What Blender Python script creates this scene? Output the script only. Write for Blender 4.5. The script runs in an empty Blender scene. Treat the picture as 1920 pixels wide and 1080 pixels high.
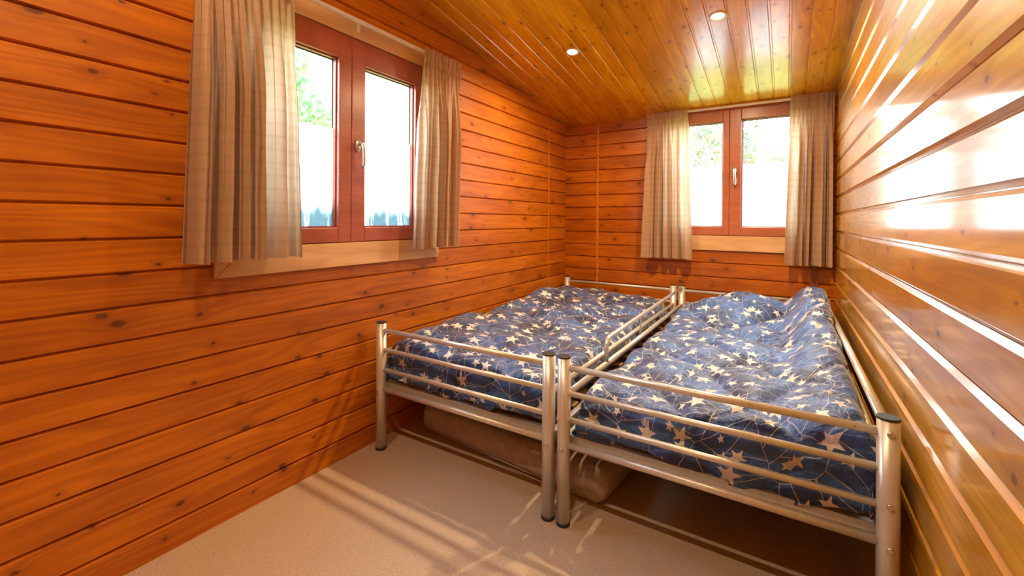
import bpy, bmesh, math, random
from mathutils import Vector, Matrix, noise
PI = math.pi
random.seed(7)
scn = bpy.context.scene
COL = scn.collection

# ------------------------------------------------------------------ camera
W, YB = 2.0345, -4.75            # room width, front wall position (behind the camera)
ZC, SC = 2.002, 0.1687           # ceiling height at the back wall and its slope
F_PX, CY, YAW, ROLL = 820.28, 412.6, 0.5609, 0.0071
fw = Vector((-math.sin(YAW), math.cos(YAW), 0)); rt0 = Vector((math.cos(YAW), math.sin(YAW), 0)); up0 = Vector((0, 0, 1))
rt = rt0 * math.cos(ROLL) + up0 * math.sin(ROLL); up = -rt0 * math.sin(ROLL) + up0 * math.cos(ROLL)
cam = bpy.data.objects.new('camera', bpy.data.cameras.new('camera')); COL.objects.link(cam)
M = Matrix((rt, up, -fw)).transposed().to_4x4(); M.translation = Vector((1.7549, -3.733, 1.1242))
cam.matrix_world = M
cam.data.sensor_width = 36; cam.data.lens = 36 * F_PX / 1920; cam.data.shift_y = -(540 - CY) / 1920
cam.data.clip_start = .02
scn.camera = cam

# ------------------------------------------------------------------ exposure, world
vs = scn.view_settings
vs.view_transform = 'Standard'; vs.look = 'None'; vs.gamma = 1; vs.use_curve_mapping = False
vs.exposure = 0.38
SKY = 19.0
LAMP_W = 17.0
LAMP_COL = (1.0, .70, .38)
w = bpy.data.worlds.new('sky'); scn.world = w; w.use_nodes = True
nt = w.node_tree; nt.nodes.clear()
wo = nt.nodes.new('ShaderNodeOutputWorld'); bg = nt.nodes.new('ShaderNodeBackground')
tc = nt.nodes.new('ShaderNodeTexCoord'); sx = nt.nodes.new('ShaderNodeSeparateXYZ'); cr = nt.nodes.new('ShaderNodeValToRGB')
nt.links.new(tc.outputs['Generated'], sx.inputs[0]); nt.links.new(sx.outputs[2], cr.inputs[0])
cr.color_ramp.elements[0].position = 0.0; cr.color_ramp.elements[0].color = (.92, .96, 1, 1)
cr.color_ramp.elements[1].position = 1.0; cr.color_ramp.elements[1].color = (.62, .78, 1, 1)
nt.links.new(cr.outputs[0], bg.inputs[0]); bg.inputs[1].default_value = SKY
nt.links.new(bg.outputs[0], wo.inputs[0])
try:
    scn.cycles.max_bounces = 10; scn.cycles.diffuse_bounces = 6; scn.cycles.glossy_bounces = 4
    scn.cycles.transparent_max_bounces = 12; scn.cycles.use_denoising = True
    scn.cycles.sample_clamp_indirect = 8; scn.cycles.caustics_reflective = False
except Exception: pass

# ------------------------------------------------------------------ node helper
class NT:
    def __init__(s, name):
        s.m = bpy.data.materials.new(name); s.m.use_nodes = True
        s.t = s.m.node_tree; s.t.nodes.clear()
        s.out = s.t.nodes.new('ShaderNodeOutputMaterial')
    def n(s, typ, **kw):
        nd = s.t.nodes.new(typ)
        for k, v in kw.items(): setattr(nd, k, v)
        return nd
    def put(s, sock, v):
        if isinstance(v, bpy.types.NodeSocket): s.t.links.new(v, sock)
        elif v is not None: sock.default_value = v
    def m_(s, op, a, b=None, c=None, clamp=False):
        nd = s.n('ShaderNodeMath', operation=op, use_clamp=clamp)
        s.put(nd.inputs[0], a)
        if b is not None: s.put(nd.inputs[1], b)
        if c is not None: s.put(nd.inputs[2], c)
        return nd.outputs[0]
    def v_(s, op, a, b=None):
        nd = s.n('ShaderNodeVectorMath', operation=op)
        s.put(nd.inputs[0], a)
        if b is not None: s.put(nd.inputs[1], b)
        return nd.outputs['Value'] if op in ('LENGTH', 'DOT_PRODUCT', 'DISTANCE') else nd.outputs[0]
    def xyz(s, x, y, z=0.0):
        nd = s.n('ShaderNodeCombineXYZ')
        for i, q in enumerate((x, y, z)): s.put(nd.inputs[i], q)
        return nd.outputs[0]
    def sep(s, v):
        nd = s.n('ShaderNodeSeparateXYZ'); s.put(nd.inputs[0], v); return nd.outputs
    def mix(s, f, a, b, blend='MIX'):
        nd = s.n('ShaderNodeMix', data_type='RGBA', blend_type=blend)
        s.put(nd.inputs[0], f); s.put(nd.inputs[6], a); s.put(nd.inputs[7], b); return nd.outputs[2]
    def ss(s, v, a, b, lo=0.0, hi=1.0):     # smoothstep map
        nd = s.n('ShaderNodeMapRange', interpolation_type='SMOOTHSTEP')
        s.put(nd.inputs[0], v); nd.inputs[1].default_value = a; nd.inputs[2].default_value = b
        nd.inputs[3].default_value = lo; nd.inputs[4].default_value = hi; return nd.outputs[0]
    def noise(s, vec, scale=1.0, detail=2.0, rough=.5, dist=0.0):
        nd = s.n('ShaderNodeTexNoise'); s.put(nd.inputs['Vector'], vec)
        nd.inputs['Scale'].default_value = scale; nd.inputs['Detail'].default_value = detail
        nd.inputs['Roughness'].default_value = rough; nd.inputs['Distortion'].default_value = dist
        return nd.outputs[0]
    def bump(s, h, strength, dist):
        nd = s.n('ShaderNodeBump'); s.put(nd.inputs['Height'], h)
        nd.inputs['Strength'].default_value = strength; nd.inputs['Distance'].default_value = dist
        return nd.outputs[0]
    def bsdf(s, **kw):
        nd = s.n('ShaderNodeBsdfPrincipled')
        for k, v in kw.items(): s.put(nd.inputs[k.replace('_', ' ')], v)
        return nd.outputs[0]
    def done(s, sh): s.t.links.new(sh, s.out.inputs[0]); return s.m

def c4(r, g, b): return (r, g, b, 1)

# ------------------------------------------------------------------ materials
def wood(name, ui, vi, z0, pitch, lo, hi, knotc, rough=.3, kfreq=3.0, kr=(.003, .014), seed=0., plank_var=.25, gmix=.7, coat=.3, bump=.15, gs=1.0, cr=None):
    N = NT(name)
    o = N.sep(N.n('ShaderNodeTexCoord').outputs['Object'])
    U, V = o[ui], o[vi]
    vn = N.m_('DIVIDE', N.m_('SUBTRACT', V, z0), pitch)
    pid = N.m_('FLOOR', vn)
    wn = N.n('ShaderNodeTexWhiteNoise', noise_dimensions='1D'); N.put(wn.inputs['W'], N.m_('ADD', pid, seed + .37))
    rnd = wn.outputs['Value']; rc = N.sep(wn.outputs['Color'])
    # knots
    kc = N.xyz(N.m_('ADD', N.m_('MULTIPLY', U, kfreq), N.m_('MULTIPLY', rnd, 97.)), N.m_('ADD', vn, seed * 3.1), 0.)
    vo = N.n('ShaderNodeTexVoronoi', voronoi_dimensions='2D', feature='F1'); N.put(vo.inputs['Vector'], kc)
    vo.inputs['Scale'].default_value = 1; vo.inputs['Randomness'].default_value = .95
    loc = N.sep(N.v_('MULTIPLY', N.v_('SUBTRACT', kc, vo.outputs['Position']), (1 / kfreq * .6, pitch, 0)))
    wob = N.m_('MULTIPLY', N.m_('SUBTRACT', N.noise(N.xyz(U, V, 0.), 60, 1), .5), .006)
    kd = N.m_('ADD', N.v_('LENGTH', N.xyz(loc[0], loc[1], 0.)), wob)
    kcol = N.sep(vo.outputs['Color'])
    krad = N.m_('ADD', kr[0], N.m_('MULTIPLY', N.m_('POWER', kcol[0], 2.5), kr[1] - kr[0]))
    kn = N.m_('DIVIDE', kd, krad)
    kmask = N.ss(kn, .55, 1.25, 1., 0.); khalo = N.ss(kn, .8, 4.5, 1., 0.)
    # grain
    off = N.m_('MULTIPLY', rnd, 53.)
    warp = N.m_('MULTIPLY', khalo, .012)
    Vw = N.m_('ADD', V, warp)
    low = N.noise(N.xyz(N.m_('ADD', N.m_('MULTIPLY', U, .9), off), N.m_('MULTIPLY', Vw, 7.), off), 1, 2)
    rings = N.m_('SINE', N.m_('ADD', N.m_('MULTIPLY', low, 70. * gs), N.m_('MULTIPLY', Vw, 160. * gs)))
    rings = N.m_('MULTIPLY_ADD', rings, .5, .5)
    fine = N.noise(N.xyz(N.m_('ADD', N.m_('MULTIPLY', U, 3.), off), N.m_('MULTIPLY', Vw, 170.), off), 1, 3, .6)
    blot = N.noise(N.xyz(N.m_('ADD', N.m_('MULTIPLY', U, 2.2), off), N.m_('MULTIPLY', V, 9.), off), 1, 2)
    streak = N.noise(N.xyz(N.m_('ADD', N.m_('MULTIPLY', U, 1.2), off), N.m_('MULTIPLY', Vw, 38.), off), 1, 2)
    g = N.m_('ADD', N.m_('MULTIPLY', rings, .22), N.m_('ADD', N.m_('MULTIPLY', fine, .5), N.m_('MULTIPLY', streak, .45)))
    g = N.ss(g, .30, .85)
    g = N.m_('MULTIPLY_ADD', N.m_('SUBTRACT', g, .5), gmix, .5)
    col = N.mix(g, c4(*hi), c4(*lo))
    br = N.m_('ADD', 1 - plank_var * .5, N.m_('MULTIPLY', rc[1], plank_var))
    br = N.m_('MULTIPLY', br, N.ss(blot, .25, .75, .82, 1.14))
    col = N.mix(1., col, N.xyz(br, N.m_('POWER', br, 1.35), N.m_('POWER', br, 1.6)), 'MULTIPLY')
    col = N.mix(N.m_('MULTIPLY', khalo, .38), col, c4(*(q * .55 + p * .3 for q, p in zip(lo, knotc))))
    col = N.mix(N.m_('MULTIPLY', kmask, .85), col, c4(*knotc))
    h = N.m_('ADD', N.m_('MULTIPLY', rings, .4), N.m_('MULTIPLY', streak, 1.0))
    rg = N.m_('ADD', rough, N.m_('MULTIPLY', fine, .12))
    return N.done(N.bsdf(Base_Color=col, Roughness=rg, Coat_Weight=coat, Coat_Roughness=cr or rough * .75, Normal=N.bump(h, bump, .002)))

ORL, ORH, KN = (.36, .088, .0012), (.60, .185, .003), (.09, .024, .004)
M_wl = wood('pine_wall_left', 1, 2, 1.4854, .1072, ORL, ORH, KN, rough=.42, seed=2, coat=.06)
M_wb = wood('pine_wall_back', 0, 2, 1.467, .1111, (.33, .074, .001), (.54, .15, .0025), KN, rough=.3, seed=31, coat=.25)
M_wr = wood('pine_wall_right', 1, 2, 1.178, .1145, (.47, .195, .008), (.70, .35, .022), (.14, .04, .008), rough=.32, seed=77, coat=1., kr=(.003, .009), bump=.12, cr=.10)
M_wf = wood('pine_wall_front', 0, 2, 1.178, .1145, ORL, ORH, KN, seed=12)
M_ce = wood('pine_ceiling', 1, 0, .549, .0936, (.58, .25, .0025), (.80, .40, .006), (.10, .035, .006), rough=.2, kfreq=6., kr=(.003, .008), seed=5, coat=.5, bump=.1)
M_cas = wood('bare_pine_casing', 1, 2, .0, 5., (.62, .37, .17), (.80, .53, .28), (.30, .13, .06), rough=.5, kfreq=2.2, seed=9, coat=0, plank_var=.05, gmix=.5)
M_cab = wood('bare_pine_casing_back', 0, 2, .0, 5., (.62, .37, .17), (.80, .53, .28), (.30, .13, .06), rough=.5, kfreq=2.2, seed=19, coat=0, plank_var=.05, gmix=.5)
M_red = wood('red_brown_sash_paint_hazed', 1, 2, 0., 9., (.31, .070, .045), (.42, .105, .070), (.2, .04, .02), rough=.3, kfreq=.1, seed=3, coat=.3, gmix=.5, plank_var=.02)  # left sash base lifted and pinker, flare haze put into the colour
M_red2 = wood('red_brown_back_sash_paint', 0, 2, 0., 9., (.34, .095, .045), (.46, .145, .070), (.2, .04, .02), rough=.3, kfreq=.1, seed=13, coat=.3, gmix=.5, plank_var=.02)
M_bat = wood('brown_batten', 0, 2, 0., 9., (.20, .07, .025), (.28, .10, .04), (.1, .04, .02), rough=.5, kfreq=.1, seed=4, plank_var=.02, coat=0)

def simple(name, col, rough=.5, metal=0., spec=.5, bumpn=None, var=0.):
    N = NT(name); v = N.n('ShaderNodeTexCoord').outputs['Object']
    nz = N.noise(v, 25, 3)
    c = N.mix(N.ss(nz, .3, .7, 0., 1.), c4(*(q * (1 - var) for q in col)), c4(*(min(1, q * (1 + var)) for q in col)))
    kw = dict(Base_Color=c, Roughness=rough, Metallic=metal, Specular_IOR_Level=spec)
    if bumpn: kw['Normal'] = N.bump(N.noise(v, bumpn[0], 3), bumpn[1], bumpn[2])
    return N.done(N.bsdf(**kw))

def mat_metal():
    N = NT('silver_painted_steel'); v = N.n('ShaderNodeTexCoord').outputs['Object']
    rust = N.ss(N.noise(v, 90, 3, .6), .66, .74)
    zone = N.ss(N.noise(v, 6, 2), .48, .62)
    rm = N.m_('MULTIPLY', rust, zone)
    tone = N.noise(N.v_('MULTIPLY', v, (60, 60, 4)), 1, 2)
    c = N.mix(tone, c4(.56, .56, .55), c4(.74, .74, .72))
    c = N.mix(rm, c, c4(.22, .09, .035))
    return N.done(N.bsdf(Base_Color=c, Metallic=N.m_('MULTIPLY_ADD', rm, -.4, .45), Roughness=N.m_('MULTIPLY_ADD', rm, .3, .33), Normal=N.bump(N.noise(v, 300, 1), .04, .001)))
M_met = mat_metal()
M_chr = simple('zinc_bolt', (.62, .58, .5), .25, .9, var=.1)
M_nick = simple('satin_nickel', (.66, .65, .60), .28, .85, var=.05)
M_blk = simple('black_plastic', (.025, .025, .028), .45, var=.2)
M_wht = simple('white_plastic_rail', (.75, .70, .64), .4, var=.04)
M_gask = simple('dark_green_gasket', (.03, .07, .06), .5, var=.2)
M_out = simple('outer_wall_paint', (.35, .2, .1), .8, var=.1)

def mat_floor():
    N = NT('speckled_beige_vinyl'); v = N.n('ShaderNodeTexCoord').outputs['Object']
    a = N.noise(v, 210, 2, .6); b = N.noise(N.v_('ADD', v, (3.1, 7.7, 1.3)), 190, 2, .6)
    base = N.mix(N.noise(v, 3, 2), c4(.48, .385, .30), c4(.55, .44, .35))
    c = N.mix(N.ss(a, .58, .64, 0., .8), base, c4(.26, .175, .12))
    c = N.mix(N.ss(b, .64, .72, 0., .7), c, c4(.78, .70, .60))
    return N.done(N.bsdf(Base_Color=c, Roughness=.42, Normal=N.bump(a, .08, .001)))
M_fl = mat_floor()

def mat_curtain(name, tint, wi):
    N = NT(name)
    uv = N.sep(N.n('ShaderNodeUVMap').outputs[0])
    # broad woven checks
    bx = N.m_('FRACT', N.m_('MULTIPLY', uv[0], 22.)); by = N.m_('FRACT', N.m_('MULTIPLY', uv[1], 20.))
    cx = N.ss(bx, .42, .5); cy = N.ss(by, .70, .76)
    chk = N.m_('MAXIMUM', N.m_('MULTIPLY', cx, .25), cy)
    thr = N.noise(N.xyz(N.m_('MULTIPLY', uv[0], 900.), N.m_('MULTIPLY', uv[1], 60.), 0.), 1, 2)
    thr2 = N.noise(N.xyz(N.m_('MULTIPLY', uv[0], 60.), N.m_('MULTIPLY', uv[1], 900.), 3.), 1, 2)
    t = N.m_('ADD', N.m_('MULTIPLY', thr, .5), N.m_('MULTIPLY', thr2, .5))
    c = N.mix(t, c4(*(q * .8 for q in tint)), c4(*(min(1, q * 1.18) for q in tint)))
    c = N.mix(N.m_('MULTIPLY', chk, .04), c, c4(*(q * .62 for q in tint)))
    d = N.n('ShaderNodeBsdfPrincipled'); N.put(d.inputs['Base Color'], c); d.inputs['Roughness'].default_value = .55
    d.inputs['Sheen Weight'].default_value = .25
    N.put(d.inputs['Normal'], N.bump(t, .15, .001))
    tr = N.n('ShaderNodeBsdfTranslucent')
    N.put(tr.inputs[0], N.mix(N.m_('MULTIPLY', chk, .4), c4(.95, .72, .50), c4(.55, .34, .2)))
    mx = N.n('ShaderNodeMixShader'); mx.inputs[0].default_value = .26
    N.t.links.new(d.outputs[0], mx.inputs[1]); N.t.links.new(tr.outputs[0], mx.inputs[2])
    return N.done(mx.outputs[0])
M_cur = mat_curtain('taupe_woven_curtain', (.46, .315, .205), 0)

def mat_glass():
    N = NT('window_glass')
    t = N.n('ShaderNodeBsdfTransparent'); t.inputs[0].default_value = (.93, .96, .95, 1)
    g = N.n('ShaderNodeBsdfGlossy'); g.inputs['Roughness'].default_value = .02
    f = N.n('ShaderNodeLayerWeight'); f.inputs[0].default_value = .5
    fr = N.m_('MULTIPLY_ADD', N.m_('POWER', f.outputs['Facing'], 5.), .9, .04)
    mx = N.n('ShaderNodeMixShader'); N.t.links.new(fr, mx.inputs[0])
    N.t.links.new(t.outputs[0], mx.inputs[1]); N.t.links.new(g.outputs[0], mx.inputs[2])
    return N.done(mx.outputs[0])
M_gl = mat_glass()

def mat_film(name, stains):
    N = NT(name); o = N.n('ShaderNodeTexCoord').outputs['Object']; s = N.sep(o)
    col = c4(.86, .88, .90)
    if stains:
        # condensation: drips with a shape of their own along the bottom of the pane
        lim = N.m_('ADD', 1.16, N.m_('MULTIPLY', N.noise(N.xyz(N.m_('MULTIPLY', s[1], 16.), 0., 0.), 1, 3), .14))
        m = N.ss(N.m_('SUBTRACT', s[2], lim), -.10, .0, 1., 0.)
        wet = N.mix(N.noise(o, 30, 2), c4(.07, .12, .14), c4(.16, .22, .25))
        col = N.mix(N.m_('MULTIPLY', m, .9), col, wet)
        dr = N.noise(N.xyz(N.m_('ADD', N.m_('MULTIPLY', s[1], 45.), N.m_('MULTIPLY', N.noise(o, 14, 1), 1.5)), 0., N.m_('MULTIPLY', s[2], 3.)), 1, 1)
        col = N.mix(N.ss(dr, .56, .64, 0., .9), col, c4(.9, .93, .95))
    t = N.n('ShaderNodeBsdfTranslucent'); N.put(t.inputs[0], col)
    d = N.n('ShaderNodeBsdfTransparent'); N.put(d.inputs[0], col)
    mx = N.n('ShaderNodeMixShader'); mx.inputs[0].default_value = .04
    N.t.links.new(t.outputs[0], mx.inputs[1]); N.t.links.new(d.outputs[0], mx.inputs[2])
    return N.done(mx.outputs[0])
M_film1 = mat_film('frosted_film_with_condensation', True)
M_film2 = mat_film('frosted_film', False)

def mat_emit(name, col, st):
    N = NT(name); e = N.n('ShaderNodeEmission'); e.inputs[0].default_value = c4(*col); e.inputs[1].default_value = st
    return N.done(e.outputs[0])
M_lens = mat_emit('lamp_lens_glow', (1, .80, .52), 14)

def mat_duvet(name, seed, dark):
    N = NT(name); uvn = N.n('ShaderNodeUVMap').outputs[0]
    uv = N.v_('ADD', uvn, (seed, seed * .7, 0))
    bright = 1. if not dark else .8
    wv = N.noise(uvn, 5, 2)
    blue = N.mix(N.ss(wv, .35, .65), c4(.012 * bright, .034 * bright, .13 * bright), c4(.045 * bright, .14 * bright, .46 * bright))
    # straight lines: polygon network plus parallel hatch inside each polygon
    def vor(scale, feat, rndm, add=0.):
        nd = N.n('ShaderNodeTexVoronoi', voronoi_dimensions='2D', feature=feat)
        N.put(nd.inputs['Vector'], N.v_('ADD', uv, (add, add, 0))); nd.inputs['Scale'].default_value = scale; nd.inputs['Randomness'].default_value = rndm
        return nd
    e = vor(8.5, 'DISTANCE_TO_EDGE', .95)
    l1 = N.ss(e.outputs['Distance'], .005, .011, 1., 0.)
    cc = vor(8.5, 'F1', .95); cs = N.sep(cc.outputs['Color'])
    ang = N.m_('MULTIPLY', cs[0], 2 * PI)
    u2 = N.sep(uv)
    pr = N.m_('ADD', N.m_('MULTIPLY', u2[0], N.m_('COSINE', ang)), N.m_('MULTIPLY', u2[1], N.m_('SINE', ang)))
    fr = N.m_('ABSOLUTE', N.m_('SUBTRACT', N.m_('FRACT', N.m_('ADD', N.m_('MULTIPLY', pr, 17.), cs[1])), .5))
    l2 = N.ss(fr, .012, .025, 1., 0.)
    ln = N.m_('MAXIMUM', l1, l2)
    def star(scale, add, rmax, rmin):
        v = vor(scale, 'F1', .75, add); p = N.v_('ADD', uv, (add, add, 0))
        # the voronoi position comes back in texture space / scale
        d = N.sep(N.v_('SUBTRACT', p, v.outputs['Position']))
        c = N.sep(v.outputs['Color'])
        rho = N.v_('LENGTH', N.xyz(d[0], d[1], 0.))
        th = N.m_('ADD', N.m_('ARCTAN2', d[1], d[0]), N.m_('MULTIPLY', c[0], 6.283))
        a = N.m_('ABSOLUTE', N.m_('SUBTRACT', N.m_('FLOORED_MODULO', th, 2 * PI / 5), PI / 5))
        # a = pi/5 at the tips, 0 at the notches
        q = N.m_('SUBTRACT', N.m_('MULTIPLY', N.m_('COSINE', a), .588), N.m_('MULTIPLY', N.m_('SINE', a), .389))
        R = N.m_('ADD', rmin, N.m_('MULTIPLY', c[1], rmax - rmin))
        val = N.m_('SUBTRACT', N.m_('MULTIPLY', rho, q), N.m_('MULTIPLY', R, .247))
        return N.ss(val, -.0006, .0006, 1., 0.)
    st = N.m_('MAXIMUM', star(8.0, 0., .042, .026), star(9.0, 5.37, .026, .010))
    silver = N.mix(N.noise(uvn, 220, 2), c4(.55, .53, .55), c4(.92, .90, .92))
    c = N.mix(N.m_('MULTIPLY', ln, .8), blue, c4(.60, .60, .64))
    c = N.mix(st, c, silver)
    hn = N.m_('ADD', N.noise(uvn, 26, 3, .6, .8), N.m_('MULTIPLY', N.noise(uvn, 70, 2), .35))
    return N.done(N.bsdf(Base_Color=c, Roughness=N.m_('MULTIPLY_ADD', st, -.08, .42), Sheen_Weight=.4, Sheen_Roughness=.4, Normal=N.bump(hn, .8, .014)))
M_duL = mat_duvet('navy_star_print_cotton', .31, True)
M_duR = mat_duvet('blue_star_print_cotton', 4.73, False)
M_mat = simple('grey_mattress_ticking', (.20, .17, .15), .8, var=.12, bumpn=(200, .3, .001))
M_mat2 = simple('taupe_mattress_cover', (.40, .33, .27), .7, var=.10, bumpn=(60, .3, .002))
M_slat = simple('birch_slat', (.5, .33, .18), .5, var=.1)
def mat_leaf(name, a, b):
    N = NT(name); v = N.n('ShaderNodeTexCoord').outputs['Object']
    c = N.mix(N.ss(N.noise(v, 2.5, 2), .35, .65), c4(*a), c4(*b))
    d = N.n('ShaderNodeBsdfDiffuse'); N.put(d.inputs[0], c); t = N.n('ShaderNodeBsdfTranslucent'); N.put(t.inputs[0], c)
    mx = N.n('ShaderNodeMixShader'); mx.inputs[0].default_value = .4
    N.t.links.new(d.outputs[0], mx.inputs[1]); N.t.links.new(t.outputs[0], mx.inputs[2]); return N.done(mx.outputs[0])
M_leaf = mat_leaf('green_leaves', (.09, .17, .08), (.22, .30, .13))
M_leaf2 = mat_leaf('autumn_leaves', (.13, .19, .11), (.32, .23, .16))
M_bark = simple('bark', (.12, .09, .07), .9, var=.3)
M_grass = simple('grass', (.17, .23, .06), .9, var=.25)

# ------------------------------------------------------------------ mesh helpers
def link(name, me, mat, parent=None, smooth=False):
    o = bpy.data.objects.new(name, me); COL.objects.link(o)
    if mat is not None and not me.materials: me.materials.append(mat)
    if parent is not None: o.parent = parent
    if smooth:
        for p in me.polygons: p.use_smooth = True
    return o
def obj(name, bm, mat, parent=None, smooth=False, fix=True):
    if fix: bmesh.ops.recalc_face_normals(bm, faces=bm.faces[:])
    me = bpy.data.meshes.new(name); bm.to_mesh(me); bm.free()
    return link(name, me, mat, parent, smooth)
def empty(name, loc=(0, 0, 0)):
    o = bpy.data.objects.new(name, None); COL.objects.link(o); o.location = loc; o.empty_display_size = .1
    return o
def tag(o, label=None, cat=None, group=None, kind=None):
    if label: o['label'] = label
    if cat: o['category'] = cat
    if group: o['group'] = group
    if kind: o['kind'] = kind
    return o
def struct(o, label, cat): return tag(o, label, cat, kind='structure')
def add_box(bm, a, b, bev=0.0, seg=2):
    x0, y0, z0 = (min(p, q) for p, q in zip(a, b)); x1, y1, z1 = (max(p, q) for p, q in zip(a, b))
    t = bmesh.new()
    vs_ = [t.verts.new(p) for p in ((x0, y0, z0), (x1, y0, z0), (x1, y1, z0), (x0, y1, z0), (x0, y0, z1), (x1, y0, z1), (x1, y1, z1), (x0, y1, z1))]
    for f in ((0, 3, 2, 1), (4, 5, 6, 7), (0, 1, 5, 4), (1, 2, 6, 5), (2, 3, 7, 6), (3, 0, 4, 7)): t.faces.new([vs_[i] for i in f])
    if bev: bmesh.ops.bevel(t, geom=t.edges[:], offset=bev, segments=seg, profile=.5, affect='EDGES')
    me = bpy.data.meshes.new('t'); t.to_mesh(me); t.free(); bm.from_mesh(me); bpy.data.meshes.remove(me)
def box(name, a, b, mat, parent=None, bev=0.0, seg=2, smooth=False):
    bm = bmesh.new(); add_box(bm, a, b, bev, seg); return obj(name, bm, mat, parent, smooth)
def add_tube(bm, pts, r, seg=16, caps=True):
    pts = [Vector(p) for p in pts]; rings = []
    ref = None
    for i, p in enumerate(pts):
        d = (pts[min(i + 1, len(pts) - 1)] - pts[max(i - 1, 0)]).normalized()
        if ref is None:
            ref = Vector((0, 0, 1)) if abs(d.z) < .9 else Vector((1, 0, 0))
        a = d.cross(ref).normalized(); b = a.cross(d).normalized(); ref = b
        rr = r[i] if isinstance(r, (list, tuple)) else r
        rings.append([bm.verts.new(p + a * rr * math.cos(2 * PI * k / seg) + b * rr * math.sin(2 * PI * k / seg)) for k in range(seg)])
    for q in range(len(rings) - 1):
        for k in range(seg):
            f = bm.faces.new((rings[q][k], rings[q][(k + 1) % seg], rings[q + 1][(k + 1) % seg], rings[q + 1][k])); f.smooth = True
    if caps: bm.faces.new(rings[0][::-1]); bm.faces.new(rings[-1])
def tube(name, pts, r, mat, parent=None, seg=16):
    bm = bmesh.new(); add_tube(bm, pts, r, seg); return obj(name, bm, mat, parent)

# ------------------------------------------------------------------ walls of profiled planks
def profile(z_lo, z_hi, z0, pitch, ch, dep, flat=.0018):
    """(z, depth) polyline of a stack of planks with V joints at z0 + k*pitch"""
    pts = [(z_lo, 0.)]
    k = math.floor((z_lo - z0) / pitch)
    while True:
        g = z0 + k * pitch; k += 1
        if g - ch > z_hi: break
        if g - ch > z_lo + .001:
            pts += [(g - ch, 0.), (g - flat, dep), (g - .0012, dep + (.004 if flat < .003 else 0)), (g + .0012, dep + (.004 if flat < .003 else 0)), (g + flat, dep), (g + ch, 0.)]
    pts = [p for p in pts if p[0] <= z_hi]
    pts.append((z_hi, 0.))
    return pts
def plank_wall(name, to3, u_rng, z_hi, z0, pitch, ch, dep, openings, mat, clip=True, thick=.07, out=Vector((0, 0, 0))):
    prof = profile(0., z_hi, z0, pitch, ch, dep)
    zs = sorted(set([p[0] for p in prof] + [z for o in openings for z in (o[2], o[3])]))
    def dd(z):
        for (a, da), (b, db) in zip(prof, prof[1:]):
            if a <= z <= b: return da + (db - da) * ((z - a) / (b - a) if b > a else 0)
        return 0.
    us = sorted(set(list(u_rng) + [u for o in openings for u in (o[0], o[1])]))
    bm = bmesh.new(); grid = {}
    def vt(u, z, back):
        key = (round(u, 5), round(z, 5), back)
        if key not in grid: grid[key] = bm.verts.new(to3(u, z, thick if back else dd(z)))
        return grid[key]
    def solid(i, j):
        if i < 0 or j < 0 or i >= len(us) - 1 or j >= len(zs) - 1: return None
        um, zm = (us[i] + us[i + 1]) / 2, (zs[j] + zs[j + 1]) / 2
        return not any(o[0] < um < o[1] and o[2] < zm < o[3] for o in openings)
    for i in range(len(us) - 1):
        for j in range(len(zs) - 1):
            if not solid(i, j): continue
            a, b, c, d = us[i], us[i + 1], zs[j], zs[j + 1]
            bm.faces.new((vt(a, c, 0), vt(b, c, 0), vt(b, d, 0), vt(a, d, 0)))
            bm.faces.new((vt(a, c, 1), vt(a, d, 1), vt(b, d, 1), vt(b, c, 1)))
            if not solid(i - 1, j): bm.faces.new((vt(a, c, 0), vt(a, d, 0), vt(a, d, 1), vt(a, c, 1)))
            if not solid(i + 1, j): bm.faces.new((vt(b, c, 0), vt(b, c, 1), vt(b, d, 1), vt(b, d, 0)))
            if not solid(i, j - 1): bm.faces.new((vt(a, c, 0), vt(a, c, 1), vt(b, c, 1), vt(b, c, 0)))
            if not solid(i, j + 1): bm.faces.new((vt(a, d, 0), vt(b, d, 0), vt(b, d, 1), vt(a, d, 1)))
    if clip:
        n = Vector((0, SC, 1)).normalized()
        r = bmesh.ops.bisect_plane(bm, geom=bm.verts[:] + bm.edges[:] + bm.faces[:], plane_co=(0, 0, ZC + .004), plane_no=n, clear_outer=True)
    return obj(name, bm, mat)

Z1, PL = 1.4854, .1072
WL = (-2.86, -1.885, 1.013, 1.985)      # left window opening (y0, y1, z0, z1)
WB = (.885, 1.875, 1.014, 2.05)         # back window opening (x0, x1, z0, z1)
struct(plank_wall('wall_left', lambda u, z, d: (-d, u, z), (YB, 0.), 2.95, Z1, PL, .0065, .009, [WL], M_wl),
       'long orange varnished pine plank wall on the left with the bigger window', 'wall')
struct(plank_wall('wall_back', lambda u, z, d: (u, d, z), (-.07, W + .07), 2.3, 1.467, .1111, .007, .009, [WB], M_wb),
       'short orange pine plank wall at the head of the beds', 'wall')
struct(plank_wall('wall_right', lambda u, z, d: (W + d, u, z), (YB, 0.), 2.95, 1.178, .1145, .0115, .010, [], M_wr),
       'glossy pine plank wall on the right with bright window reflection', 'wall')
DOOR = (.55, 1.35, -.01, 2.02)
struct(plank_wall('wall_front', lambda u, z, d: (u, YB - d, z), (-.07, W + .07), 2.95, 1.178, .1145, .006, .006, [(DOOR[0], DOOR[1], -.5, DOOR[3])], M_wf),
       'pine plank wall behind the viewpoint with the door', 'wall')
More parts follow.
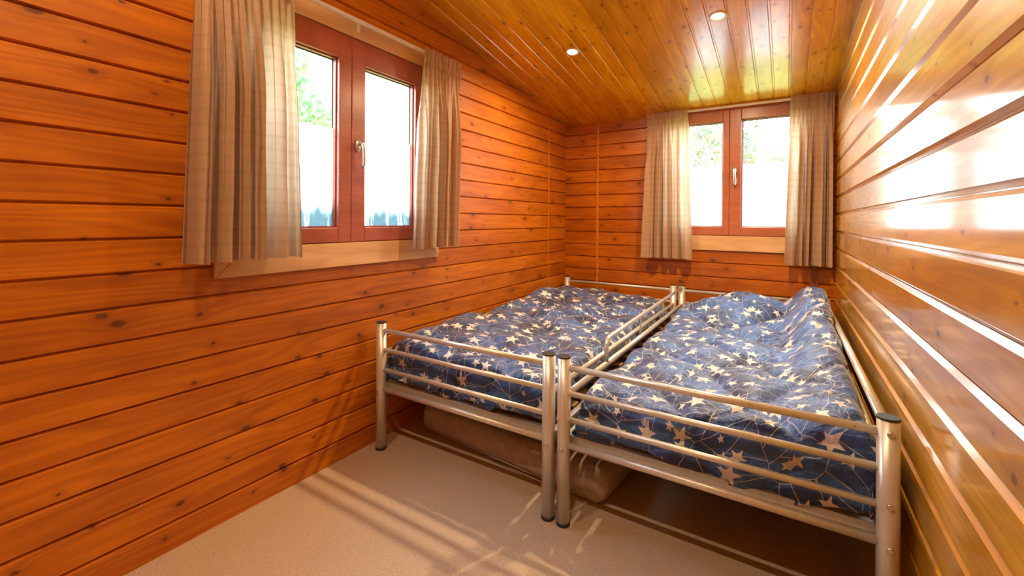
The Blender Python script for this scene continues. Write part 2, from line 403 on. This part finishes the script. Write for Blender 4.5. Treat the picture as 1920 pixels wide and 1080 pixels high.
# door leaf in the front wall
d1 = empty('door_1', (.95, YB, 0)); struct(d1, 'plain white door in the front wall', 'door')
def pbox(name, a, b, mat, parent, **k):     # world-space box under an Empty
    l = parent.location
    return box(name, tuple(p - q for p, q in zip(a, l)), tuple(p - q for p, q in zip(b, l)), mat, parent, **k)
M_door = simple('white_door_paint', (.72, .68, .62), .4, var=.03)
pbox('door_leaf', (.555, YB - .05, .005), (1.345, YB - .01, 2.015), M_door, d1, bev=.003)
bmh = bmesh.new(); add_tube(bmh, [(-.31, .0 - .01, 1.03), (-.31, .04, 1.03), (-.30, .05, 1.03), (-.20, .05, 1.03)], .009, 12); obj('handle', bmh, M_nick, d1)

struct(box('floor', (-.07, YB - .07, -.05), (W + .07, .07, 0), M_fl), 'speckled beige vinyl floor', 'floor')

# ceiling: boards run along y on the slope, joints at x = .549 + k*.0936
def ceiling():
    bm = bmesh.new(); x = -.07; pts = []
    prof = profile(-.07, W + .07, .549, .0936, .0075, .0055, .0040)
    rows = []
    for y in (.07, YB - .07):
        zc = ZC - SC * y
        rows.append([bm.verts.new((px, y, zc + d)) for px, d in prof])
        rows.append([bm.verts.new((px, y, zc + .05)) for px, d in prof])
    for i in range(len(prof) - 1):
        bm.faces.new((rows[0][i], rows[0][i + 1], rows[2][i + 1], rows[2][i]))
        bm.faces.new((rows[1][i], rows[3][i], rows[3][i + 1], rows[1][i + 1]))
        bm.faces.new((rows[0][i], rows[1][i], rows[1][i + 1], rows[0][i + 1]))
        bm.faces.new((rows[2][i], rows[2][i + 1], rows[3][i + 1], rows[3][i]))
    for k in (0, -1): bm.faces.new((rows[0][k], rows[2][k], rows[3][k], rows[1][k]))
    return obj('ceiling', bm, M_ce)
struct(ceiling(), 'sloping ceiling of narrow glossy pine boards', 'ceiling')

# vertical beads where the cross logs end, brown batten below the back window curtain
def bead(name, pts_xy, z1, mat):
    bm = bmesh.new(); bot = [bm.verts.new((x, y, 0)) for x, y in pts_xy]; top = [bm.verts.new((x, y, z1 if not callable(z1) else z1(y))) for x, y in pts_xy]
    n = len(bot)
    for i in range(n): bm.faces.new((bot[i], bot[(i + 1) % n], top[(i + 1) % n], top[i]))
    bm.faces.new(bot[::-1]); bm.faces.new(top)
    return obj(name, bm, mat)
M_bead = simple('light_pine_bead', (.50, .17, .006), .4, var=.2)
struct(bead('trim_1', [(0, -.347), (.002, -.345), (.003, -.338), (.002, -.331), (0, -.329)], lambda y: ZC - SC * y - .002, M_bead), 'thin light vertical bead on the left wall near the corner', 'trim')
struct(bead('trim_2', [(.303, 0), (.305, -.002), (.314, -.003), (.323, -.002), (.325, 0)], 2.0, M_bead), 'thin light vertical bead on the back wall left of the curtain', 'trim')
struct(bead('trim_3', [(1.902, 0), (1.902, -.012), (1.938, -.012), (1.938, 0)], .895, M_bat), 'brown vertical batten below the back window, beside the right wall', 'trim')

# ------------------------------------------------------------------ windows
def window(name, T, n, op, gap, gl, gr, stl, stt, glass_z, film_z, mred, mcas, mfilm, label, hz, sill_out, top_case, cas_u):
    """T(u, d, z): u along wall, d outward from the wall face (negative = into the room)"""
    root = empty(name, T(gap, 0, 0)); struct(root, label, 'window')
    L = root.location
    def P(u, d, z): return tuple(Vector(T(u, d, z)) - L)
    def bx(nm, a, b, mat, par=root, bev=.0, seg=2, relto=None):
        return box(nm, P(*a), P(*b), mat, par, bev, seg)
    u0, u1, z0, z1 = op
    # outer frame (fixed) behind the sashes
    bm = bmesh.new()
    for a, b in (((u0, .012, z0), (u0 + .035, .068, z1)), ((u1 - .035, .012, z0), (u1, .068, z1)), ((u0 + .035, .012, z0), (u1 - .035, .068, z0 + .03)), ((u0 + .035, .012, z1 - .03), (u1 - .035, .068, z1))):
        add_box(bm, P(*a), P(*b), .002, 1)
    obj('outer_frame', bm, mred, root)
    # two sashes
    for k, (a, b, ga, gb) in enumerate(((u0 + .003, gap - .0008, gl[0], gl[1]), (gap + .0008, u1 - .003, gr[0], gr[1]))):
        bm = bmesh.new(); lo, hi = z0 + .003, z1 - .003; f0, f1 = -.012, .045
        gz0, gz1 = glass_z
        for p, q in (((a, f0, lo), (ga, f1, hi)), ((gb, f0, lo), (b, f1, hi)), ((ga, f0 + .0008, lo), (gb, f1 - .0008, gz0)), ((ga, f0 + .0008, gz1), (gb, f1 - .0008, hi))):
            add_box(bm, P(*p), P(*q), .0035, 2)
        s = obj('sash', bm, mred, root)
        # glazing bead, gasket
        bm = bmesh.new(); w_ = .007
        for p, q in (((ga, .006, gz0), (ga + w_, .03, gz1)), ((gb - w_, .006, gz0), (gb, .03, gz1)), ((ga + w_, .006, gz0), (gb - w_, .03, gz0 + w_)), ((ga + w_, .006, gz1 - w_), (gb - w_, .03, gz1))):
            add_box(bm, P(*p), P(*q), .002, 1)
        obj('glazing_bead', bm, M_bd, s)
        g = bx('pane', (ga + .002, .0235, gz0 + .002), (gb - .002, .0275, gz1 - .002), M_gl, s)
        bm = bmesh.new()
        for p, q in (((ga + w_, .0275, gz0), (ga + w_ + .004, .034, gz1)), ((gb - w_ - .004, .0275, gz0), (gb - w_, .034, gz1)), ((ga + w_, .0275, gz1 - w_ - .004), (gb - w_, .034, gz1 - w_))):
            add_box(bm, P(*p), P(*q))
        obj('gasket', bm, M_gask, s)
        f = bx('frosted_film', (ga + w_, .0215, gz0 + w_), (gb - w_, .0222, film_z), mfilm, s); f['label'] = 'frosted film on lower half of the pane'
    bx('astragal', (gap - .018, .046, z0 + .032), (gap + .018, .060, z1 - .032), mred, bev=.002)
    # handle on the right sash stile
    hr = obj('handle', handle_bm(P, n, gap + .036, hz), M_nick, root, True); hr['label'] = 'satin nickel window handle'
    # casing, mitred
    bm = bmesh.new(); c0, c1 = cas_u; ci0, ci1 = u0 + .0, u1 - .0
    zi0, zi1, zo0, zo1 = z0, z1, sill_out, top_case
    th = -.016
    def quad(a, b, c, d):
        A = [bm.verts.new(P(u, th, z)) for u, z in (a, b, c, d)]; B = [bm.verts.new(P(u, 0, z)) for u, z in (a, b, c, d)]
        bm.faces.new(A); bm.faces.new(B[::-1])
        for i in range(4): bm.faces.new((A[i], A[(i + 1) % 4], B[(i + 1) % 4], B[i]))
    e = .0006
    quad((c0 + e, zo0), (c1 - e, zo0), (ci1 - e, zi0), (ci0 + e, zi0))
    quad((c0, zo0 + e), (ci0, zi0 + e), (ci0, zi1 - e), (c0, zo1 - e))
    quad((c1, zo0 + e), (c1, zo1 - e), (ci1, zi1 - e), (ci1, zi0 + e))
    if zo1 > zi1 + .01: quad((c0 + e, zo1), (ci0 + e, zi1), (ci1 - e, zi1), (c1 - e, zo1))
    bmesh.ops.recalc_face_normals(bm, faces=bm.faces[:])
    bmesh.ops.bevel(bm, geom=bm.edges[:], offset=.0015, segments=1, affect='EDGES')
    cs = obj('casing', bm, mcas, root); cs['label'] = 'unvarnished pale pine casing'
    return root
M_bd = simple('red_brown_bead', (.34, .085, .045), .35, var=.1)
def handle_bm(P, n, u, z):
    bm = bmesh.new()
    # oval rose
    for d0, d1, a, b in ((-.012, -.020, .014, .032), (-.020, -.023, .011, .026)):
        r0 = [bm.verts.new(P(u + a * math.cos(t * PI / 12), d0, z + b * math.sin(t * PI / 12))) for t in range(24)]
        r1 = [bm.verts.new(P(u + a * .93 * math.cos(t * PI / 12), d1, z + b * .96 * math.sin(t * PI / 12))) for t in range(24)]
        for i in range(24): bm.faces.new((r0[i], r0[(i + 1) % 24], r1[(i + 1) % 24], r1[i]))
        bm.faces.new(r1)
    add_tube(bm, [P(u, -.018, z + .006), P(u, -.036, z + .006), P(u, -.046, z + .003), P(u + .002, -.052, z - .012), P(u + .004, -.053, z - .05), P(u + .006, -.050, z - .085), P(u + .006, -.043, z - .112)], [.009, .0085, .0095, .0095, .0085, .0085, .007], 14)
    return bm
TL = lambda u, d, z: (-d, u, z)
TB = lambda u, d, z: (u, d, z)
window('window_1', TL, None, WL, -2.388, (-2.785, -2.456), (-2.308, -1.968), 0, 0, (1.084, 1.868), 1.54, M_red, M_cas, M_film1,
       'larger red brown casement window in the left wall', 1.475, .905, 2.075, (-2.969, -1.774))
window('window_2', TB, None, WB, 1.380, (.965, 1.333), (1.460, 1.80), 0, 0, (1.084, 1.900), 1.563, M_red2, M_cab, M_film2,
       'smaller red brown casement window in the back wall', 1.515, .899, 2.0, (.775, 1.985))

# ------------------------------------------------------------------ curtain rails
def rail(name, T, u0, u1, d, z, brk, label):
    root = empty(name, T((u0 + u1) / 2, -d, z)); tag(root, label, 'curtain rail', 'white curtain rails above the windows')
    L = root.location; P = lambda u, dd, zz: tuple(Vector(T(u, dd, zz)) - L)
    bm = bmesh.new()
    add_box(bm, P(u0, -d - .010, z - .007), P(u1, -d + .010, z + .007), .002, 2)
    add_box(bm, P(u0 + .002, -d - .0035, z - .0095), P(u1 - .002, -d + .0035, z - .0068))
    obj('track', bm, M_wht, root)
    for b in brk:
        bm = bmesh.new()
        add_box(bm, P(b - .009, -.0165, z - .030), P(b + .009, -.019, z + .012), .0008, 1)
        add_box(bm, P(b - .009, -.019, z + .0075), P(b + .009, -d - .002, z + .0105), .0008, 1)
        o = obj('bracket', bm, M_wht, root)
    for e in (u0, u1):
        bm = bmesh.new(); s = .004 if e == u1 else -.004
        add_box(bm, P(e, -d - .0115, z - .0085), P(e + s, -d + .0115, z + .0085), .001, 1); obj('end_cap', bm, M_wht, root)
    return root
rail('curtain_rail', TL, -3.07, -1.655, .062, 2.045, (-2.95, -2.356, -1.78), 'white curtain rail over the larger left wall window')
rail('curtain_rail', TB, .77, 2.026, .062, 1.995, (), 'white curtain rail under the ceiling over the smaller back wall window')

# ------------------------------------------------------------------ curtains
def curtain(name, T, top, bot, z1, z0, d0, nfold, seed, label, mat=None):
    """top/bot = (u0,u1) extents; pinch pleat header, free folds below"""
    rnd = random.Random(seed); NX, NZ = 230, 70
    bm = bmesh.new(); uvl = bm.loops.layers.uv.new('UVMap'); rows = []
    H = z1 - z0; ph = [rnd.uniform(-.35, .35) for _ in range(nfold + 3)]; am = [rnd.uniform(.65, 1.3) for _ in range(nfold + 3)]
    cloth_w = (top[1] - top[0]) * 2.
    for j in range(NZ + 1):
        t = j / NZ                       # 0 top .. 1 bottom
        dz = t * H; row = []
        head = max(0., 1 - dz / .075); pin = math.exp(-((dz - .078) / .022) ** 2)
        k = min(1, max(0, (dz - .07) / .45)); k = k * k * (3 - 2 * k)
        for i in range(NX + 1):
            s = i / NX
            f = nfold * (s + .035 * math.sin(9 * s + seed) * math.sin(PI * s)); fi = int(f); fr = f - fi
            a = am[fi] * (1 - fr) + am[fi + 1] * fr; p = ph[fi] * (1 - fr) + ph[fi + 1] * fr
            x = s + .006 * math.sin(7 * s + 2 * t + seed)
            te = t ** .8
            u0 = top[0] + (bot[0] - top[0]) * te; u1 = top[1] + (bot[1] - top[1]) * te
            ang = 2 * PI * f + p * (.3 + t * 2.2)
            wave = 2 * abs(math.sin(ang / 2 + .4 * math.sin(ang + p * 4))) ** .8 - 1 + .25 * math.sin(2.7 * ang + p * 9 + t)
            pinch = abs(math.cos(PI * f)) ** 6
            hd = .006 * math.sin(4 * PI * f) + .020 * pinch * (head * .6 + pin)
            amp = (.030 + .006 * t) * a
            d = d0 + (1 - k) * hd + k * amp * wave - .010 * pin * (1 - pinch)
            # sideways overlap of the folds gives the soft S section
            uu = u0 + (u1 - u0) * x + k * .16 * (u1 - u0) / nfold * math.sin(2 * ang) * a * .8
            uu = min(max(uu, min(u0, u1) - .004), max(u0, u1) + .004)
            zz = z1 - dz + (.003 * math.sin(ang) * t if j == NZ else 0) + (.004 * math.sin(3 * s) * t)
            nz = noise.noise(Vector((s * 9 + seed, t * 5, seed))) * .006 * k
            row.append(bm.verts.new(T(uu, -(d + nz), zz)))
        rows.append(row)
    for j in range(NZ):
        for i in range(NX):
            f_ = bm.faces.new((rows[j][i], rows[j][i + 1], rows[j + 1][i + 1], rows[j + 1][i])); f_.smooth = True
            for lp, (a_, b_) in zip(f_.loops, ((i, j), (i + 1, j), (i + 1, j + 1), (i, j + 1))):
                lp[uvl].uv = (a_ / NX * cloth_w, b_ / NZ * H)
    o = obj(name, bm, mat or M_cur, fix=False)
    tag(o, label, 'curtain', 'taupe pinch pleat curtains')
    return o
curtain('curtain', TL, (-3.056, -2.728), (-3.094, -2.688), 2.075, .970, .092, 6, 3, 'wide taupe curtain on the left side of the left wall window')
curtain('curtain', TL, (-1.985, -1.672), (-2.036, -1.715), 2.062, .966, .086, 5, 8, 'short taupe curtain on the right side of the left wall window')
curtain('curtain', TB, (.784, 1.090), (.732, 1.145), 2.008, .825, .086, 5, 15, 'taupe curtain on the left side of the back wall window')
curtain('curtain', TB, (1.776, 2.025), (1.732, 2.021), 2.010, .822, .086, 5, 22, 'taupe curtain on the right side of the back window, against the right wall')

# ------------------------------------------------------------------ ceiling downlights
def downlight(x, y, label, power=LAMP_W, spread=165):
    n = Vector((0, -SC, -1)).normalized(); zc = ZC - SC * y
    root = empty('ceiling_downlight', (x, y, zc)); tag(root, label, 'ceiling light', 'recessed ceiling spots')
    q = Vector((0, 0, -1)).rotation_difference(n)
    bm = bmesh.new(); S = 40
    prof = [(.0445, 0.), (.0445, -.0025), (.041, -.0055), (.035, -.0055), (.031, -.001), (.030, .0)]
    rings = []
    for r, z in prof: rings.append([bm.verts.new(q @ Vector((r * math.cos(2 * PI * k / S), r * math.sin(2 * PI * k / S), z))) for k in range(S)])
    for a, b in zip(rings, rings[1:]):
        for k in range(S): f = bm.faces.new((a[k], a[(k + 1) % S], b[(k + 1) % S], b[k])); f.smooth = True
    obj('trim_ring', bm, M_chr2, root)
    bm = bmesh.new()
    rg = []
    for r, z in ((.030, -.0005), (.024, -.003), (.014, -.0045), (.004, -.005)): rg.append([bm.verts.new(q @ Vector((r * math.cos(2 * PI * k / S), r * math.sin(2 * PI * k / S), z))) for k in range(S)])
    for a, b in zip(rg, rg[1:]):
        for k in range(S): bm.faces.new((a[k], a[(k + 1) % S], b[(k + 1) % S], b[k]))
    bm.faces.new(rg[-1]); obj('lens', bm, M_lens, root)
    ld = bpy.data.lights.new('lamp', 'AREA'); ld.shape = 'DISK'; ld.size = .014; ld.energy = power; ld.color = LAMP_COL; ld.spread = math.radians(spread)
    lo = bpy.data.objects.new('lamp', ld); COL.objects.link(lo); lo.parent = root; lo.location = (0, 0, -.014)
    return root
M_chr2 = simple('warm_white_ring', (.72, .62, .45), .35, .3, var=.04)
downlight(.591, -1.172, 'recessed ceiling spot over the left bed, farther from the right wall', 13)
downlight(1.441, -1.210, 'recessed ceiling spot over the right bed, nearer the right wall', 22)
downlight(.591, -3.55, 'added unseen fill spot behind the viewpoint on the left', 11, 180)  # rear pair is added fill, out of view, to brighten the left wall
downlight(1.441, -3.55, 'added unseen fill spot behind the viewpoint on the right', 11, 180)  # second added fill lamp, out of view

# ------------------------------------------------------------------ beds
ZT = .6231; RP = .0245; YF, YH = -2.2547, -.113
ZR = (.5814, .4873, .3912, .2964)
def bed(x1, x2, label, side):
    root = empty('bed_frame', (x1, YF, 0)); tag(root, label, 'bed frame', 'silver tubular steel single beds')
    L = root.location; P = lambda x, y, z: (x - L.x, y - L.y, z)
    for px in (x1, x2):
        for py in (YF, YH):
            p = tube('post', [P(px, py, .012), P(px, py, ZT - .006)], RP, M_met, root, 32)
            t = tube('post_cap', [P(px, py, ZT - .0062), P(px, py, ZT - .001), P(px, py, ZT)], [RP + .0006, RP + .0006, RP - .003], M_blk, p, 32)
            t = tube('foot_cap', [P(px, py, 0), P(px, py, .012)], [RP + .0015, RP + .0015], M_blk, p, 32)
            if py == YF:
                for bz in ((.585, .401, .290) if (side == 'right' and px == x2) else (.283,)):
                    b = bmesh.new()
                    add_tube(b, [P(px + .002, py - RP + .0018, bz), P(px + .002, py - RP - .002, bz), P(px + .002, py - RP - .004, bz)], [.0085, .0085, .006], 16)
                    add_tube(b, [P(px + .002, py - RP - .0039, bz), P(px + .002, py - RP - .0062, bz)], .0042, 6)
                    obj('bolt', b, M_chr, p)
    for py in (YF, YH):
        for k, z in enumerate(ZR):
            r = .0112 if k in (0,) else (.0100 if k < 3 else .0125)
            tube('rail', [P(x1 + RP - .003, py, z), P(x2 - RP + .003, py, z)], r, M_met, root, 18)
    # side rails: lower carrier profile plus tube above it
    for s, px in ((1, x1), (-1, x2)):
        box('side_profile', P(px - .012, YF + RP - .002, .278), P(px + .012, YH - RP + .002, .318), M_met, root, .003)
        tube('side_rail', [P(px, YF + RP - .003, .470), P(px, YH - RP + .003, .470)], .0125, M_met, root, 18)
    if side == 'right':
        tube('side_rail', [P(x2, YF + RP - .003, .585), P(x2, YH - RP + .003, .585)], .0125, M_met, root, 18)
        # guard rail with a bent front end on the side towards the other bed
        pts = [P(x1, -1.806, .478)]
        pts += [P(x1, -1.806, .53)]
        for a in range(0, 91, 15): pts.append(P(x1, -1.806 + .045 * (1 - math.cos(math.radians(a))), .53 + .055 * math.sin(math.radians(a))))
        pts.append(P(x1, YH - RP + .003, .602))
        g = tube('guard_rail', pts, .0105, M_met, root, 18)
        for gy in (-1.25, -.72):
            tube('strut', [P(x1, gy, .481), P(x1, gy, .585 + .004)], .0035, M_met, g, 10)
    # end angle profile carrying the slats
    for py in (YF + .045, YH - .045):
        box('end_profile', P(x1 + .014, py - .012, .292), P(x2 - .014, py + .012, .318), M_met, root, .002)
    for k in range(13):
        y = YF + .13 + k * ((YH - YF - .26) / 12)
        box('slat', P(x1 + .014, y - .027, .3185), P(x2 - .014, y + .027, .3275), M_slat, root, .002)
    return root
BL = (.076, .996); BR = (1.0594, 1.9807)
bed(*BL, 'silver tubular steel bed frame beside the left wall', 'left')
bed(*BR, 'silver tubular steel bed frame beside the right wall, with guard rail', 'right')

def slab(name, x0, x1, y0, y1, z0, z1, r, mat, label, cat, lump=.004, seed=1, group=None):
    bm = bmesh.new(); add_box(bm, (x0, y0, z0), (x1, y1, z1))
    bmesh.ops.bevel(bm, geom=bm.edges[:], offset=r, segments=7, profile=.5, affect='EDGES')
    cx, cy = (x0 + x1) / 2, (y0 + y1) / 2
    for k in range(1, 16):
        bmesh.ops.bisect_plane(bm, geom=bm.verts[:] + bm.edges[:] + bm.faces[:], plane_co=(0, y0 + (y1 - y0) * k / 16, 0), plane_no=(0, 1, 0))
    for k in range(1, 9):
        bmesh.ops.bisect_plane(bm, geom=bm.verts[:] + bm.edges[:] + bm.faces[:], plane_co=(x0 + (x1 - x0) * k / 9, 0, 0), plane_no=(1, 0, 0))
    for v in bm.verts:
        if v.co.z > z0 + r * .5: v.co.z += lump * noise.noise(Vector((v.co.x * 6, v.co.y * 6, seed)))
    o = obj(name, bm, mat, smooth=True); return tag(o, label, cat, group)
slab('mattress', BL[0] + .036, BL[1] - .036, YF + .088, YH - .04, .329, .412, .03, M_mat, 'grey mattress under the duvet on the left bed', 'mattress', group='mattresses on the beds')
slab('mattress', BR[0] + .036, BR[1] - .036, YF + .088, YH - .04, .329, .412, .03, M_mat, 'grey mattress under the duvet on the right bed', 'mattress', group='mattresses on the beds')
# spare mattress on the floor below the left bed
def floor_mattress():
    o = slab('spare_mattress', -.0, 1.07, .0, 1.72, .0, .145, .06, M_mat2, 'spare taupe mattress lying on the floor under the left bed', 'mattress', .008, 5)
    for v in o.data.vertices:
        if v.co.z < .01: v.co.z = .0
    o.location = (.10, -2.018, .001); o.rotation_euler = (0, 0, math.radians(-5.5))
    return o
sm = floor_mattress()
def seam(o):
    b = bmesh.new(); add_tube(b, [(.06, -.0005, .030), (.5, -.0015, .030), (.98, -.0005, .030)], .0022, 8)
    s = obj('seam', b, M_mat2, o)
seam(sm)

# ------------------------------------------------------------------ duvets
def sstep(a, b, x):
    t = min(1., max(0., (x - a) / (b - a))); return t * t * (3 - 2 * t)
def gau(x, y, cx, cy, sx_, sy_): return math.exp(-((x - cx) / sx_) ** 2 - ((y - cy) / sy_) ** 2)
def edge(e, r):
    q = PI / 2 * r
    if e >= q: return r + (e - q), 0.
    if e > 0: th = e / r; return r * (1 - math.cos(th)), r * (1 - math.sin(th))
    return 0., r - e
def duvet(name, xa, xb, yf, yh, hf, foot_drop, side_drop, head_drop, mat, label, seed, qa, floor_z, gap_x=None):
    r = .045; dl = .0088; q = PI / 2 * r
    Wd = (xb - xa) - 2 * r + 2 * q; Ld = (yh - yf) - 2 * r + 2 * q
    na = int((Wd + 2 * side_drop) / dl); fmax = max(foot_drop(x / 10 * (xb - xa) + xa) for x in range(11))
    nb = int((Ld + fmax + head_drop) / dl)
    bm = bmesh.new(); uvl = bm.loops.layers.uv.new('UVMap'); rows = []; UVS = []
    for j in range(nb + 1):
        row = []; ur = []
        for i in range(na + 1):
            ea = -side_drop + (Wd + 2 * side_drop) * i / na
            if ea < Wd / 2: ox, dx = edge(ea, r); x = xa + ox
            else: ox, dx = edge(Wd - ea, r); x = xb - ox
            fd = foot_drop(x)
            tb = j / nb; eb = -fd + (Ld + fd + head_drop) * tb
            if eb < Ld / 2: oy, dy = edge(eb, r); y = yf + oy
            else: oy, dy = edge(Ld - eb, r); y = yh - oy
            u, v = ea, eb
            h = hf(x, y)
            # quilting: warped diamond seams
            wn = noise.noise(Vector((u * 2.2, v * 2.2, seed))) * .45; wn2 = noise.noise(Vector((u * 2.2 + 9, v * 2.2, seed + 3))) * .45
            p_ = (u + v * .8) / qa + wn; q_ = (u - v * .8) / qa + wn2
            dp = abs(p_ - math.floor(p_) - .5) * 2; dq = abs(q_ - math.floor(q_) - .5) * 2
            s1 = 1 - dp; s2 = 1 - dq           # 0 at seam? use distance from cell borders
            puff = .016 * min(1, s1 * 1.5) * min(1, s2 * 1.5) + .018 * (min(1, s1 * 5.5) ** .5) * (min(1, s2 * 5.5) ** .5) - .018
            wr = noise.noise(Vector((u * 13, v * 8, seed + 5))) * .009 + noise.noise(Vector((u * 30 + wn * 3, v * 24, seed + 15))) * .003 + (abs(noise.noise(Vector((u * 22 + wn, v * 15, seed + 8)))) - .2) * -.010
            big = noise.noise(Vector((u * 3.2, v * 3.0, seed + 20))) * .014
            amp = puff + wr
            drop = math.hypot(dx, dy)
            z = h + big * (1 - min(1, drop / .1)) + (amp if drop < r * .5 else amp * max(0, 1 - (drop - r * .5) / r))
            z -= drop
            # bulge sideways where hanging
            if dy > r * .6 and eb < Ld / 2: y -= (amp * .8 + .004) * min(1, (dy - r * .6) / .03); y = max(y, YF + .016)
            if dx > r * .6:
                sgn = -1 if ea < Wd / 2 else 1
                x += sgn * max(-.01, min(.006, amp * .6))
            z = max(z, floor_z(x))
            row.append(bm.verts.new((x, y, z))); ur.append((u, v))
        rows.append(row); UVS.append(ur)
    for j in range(nb):
        for i in range(na):
            f_ = bm.faces.new((rows[j][i], rows[j][i + 1], rows[j + 1][i + 1], rows[j + 1][i])); f_.smooth = True
            for lp, (a_, b_) in zip(f_.loops, ((j, i), (j, i + 1), (j + 1, i + 1), (j + 1, i))): lp[uvl].uv = UVS[a_][b_]
    o = obj(name, bm, mat, fix=False)
    so = o.modifiers.new('thick', 'SOLIDIFY'); so.thickness = .012; so.offset = -1
    tag(o, label, 'duvet', 'quilted star print duvets on the beds')
    return o
def hL(x, y):
    s = (x - .1) / .87
    z = .535 - .045 * s
    z += .040 * gau(x, y, .16, -.72, .16, .30) + .030 * gau(x, y, .55, -.33, .30, .18) - .018 * gau(x, y, .8, -1.3, .25, .5)
    z += .018 * gau(x, y, .22, -1.85, .2, .25) - .020 * sstep(-1.95, -2.2, y)
    return z
def hR(x, y):
    s = (x - 1.09) / .87
    z = .470 + .035 * s
    z += sstep(1.72, 1.88, x) * (.035 + .10 * sstep(-1.95, -.9, y))
    z += .135 * gau(x, y, 1.48, -.33, .31, .26) + .065 * gau(x, y, 1.985, -.42, .13, .36) + .03 * gau(x, y, 1.7, -.3, .15, .2)
    z += .022 * sstep(1.5, 1.7, x) * sstep(-1.3, -2.0, y) - .02 * gau(x, y, 1.66, -.98, .16, .2)
    z -= .02 * sstep(-1.95, -2.2, y) * (1 - s)
    return z
duvet('duvet', .085, .962, -2.205, -.165, hL, lambda x: .145 if x < .68 else .145 - .055 * sstep(.68, .74, x), .075, .05, M_duL,
      'navy star print quilted duvet on the left bed', 3.3, .36, lambda x: .334)
duvet('duvet', 1.094, 1.960, -2.212, -.165, hR, lambda x: .09 + .09 * sstep(1.3, 1.85, x), .075, .05, M_duR,
      'brighter blue star print quilted duvet heaped at the head of the right bed', 11.7, .38, lambda x: .333 if x < 1.2 else .333 - .04 * sstep(1.3, 1.8, x))

# ------------------------------------------------------------------ outside
struct(box('ground_outside', (-30, -30, -.45), (30, 30, -.4), M_grass), 'green lawn outside the windows', 'ground')
def tree(x, y, h, rx, rz, zc, n, mat, label, seed, ls=.07):
    rnd = random.Random(seed)
    root = empty('tree', (x, y, -.4)); tag(root, label, 'tree', 'trees outside the windows')
    bm = bmesh.new(); add_tube(bm, [(0, 0, 0), (.03, .02, h * .35), (-.02, .04, h * .7)], [.10, .07, .03], 10)
    for k in range(7):
        a = rnd.uniform(0, 2 * PI); b = rnd.uniform(.4, .9)
        add_tube(bm, [(0, .03, h * .35 + k * .1), (math.cos(a) * rx * b * .5, math.sin(a) * rx * b * .5, h * .6), (math.cos(a) * rx * b, math.sin(a) * rx * b, h * (.7 + .03 * k))], [.035, .02, .008], 6)
    obj('trunk', bm, M_bark, root)
    bm = bmesh.new(); cl = [(rnd.gauss(0, .45), rnd.gauss(0, .45), rnd.gauss(0, .45), rnd.uniform(.14, .34)) for _ in range(60)]
    for _ in range(n):
        c = rnd.choice(cl); d = Vector((rnd.gauss(0, 1), rnd.gauss(0, 1), rnd.gauss(0, 1))).normalized() * c[3] * rnd.random() ** .4
        p = Vector(((c[0] + d.x) * rx, (c[1] + d.y) * rx, zc + .4 + (c[2] + d.z) * rz))
        if p.z < .05: continue
        a = Vector((rnd.gauss(0, 1), rnd.gauss(0, 1), rnd.gauss(0, 1))).normalized(); b = a.orthogonal().normalized()
        s = ls * rnd.uniform(.6, 1.3)
        bm.faces.new([bm.verts.new(p + q) for q in (a * s, b * s * .45, -a * s, -b * s * .45)])
    obj('foliage', bm, mat, root, fix=False)
    return root
tree(.4, 6.2, 3.6, 1.5, 1.6, 2.1, 5200, M_leaf2, 'leafy tree seen through the left pane of the back window', 1)
tree(4.3, 7.4, 4.2, 1.6, 1.9, 2.4, 5200, M_leaf, 'taller green tree seen through the right pane of the back window', 2)
tree(-6.4, 1.2, 4.0, 1.1, 1.4, 2.8, 3600, M_leaf, 'tree seen through the left pane of the left wall window', 3)
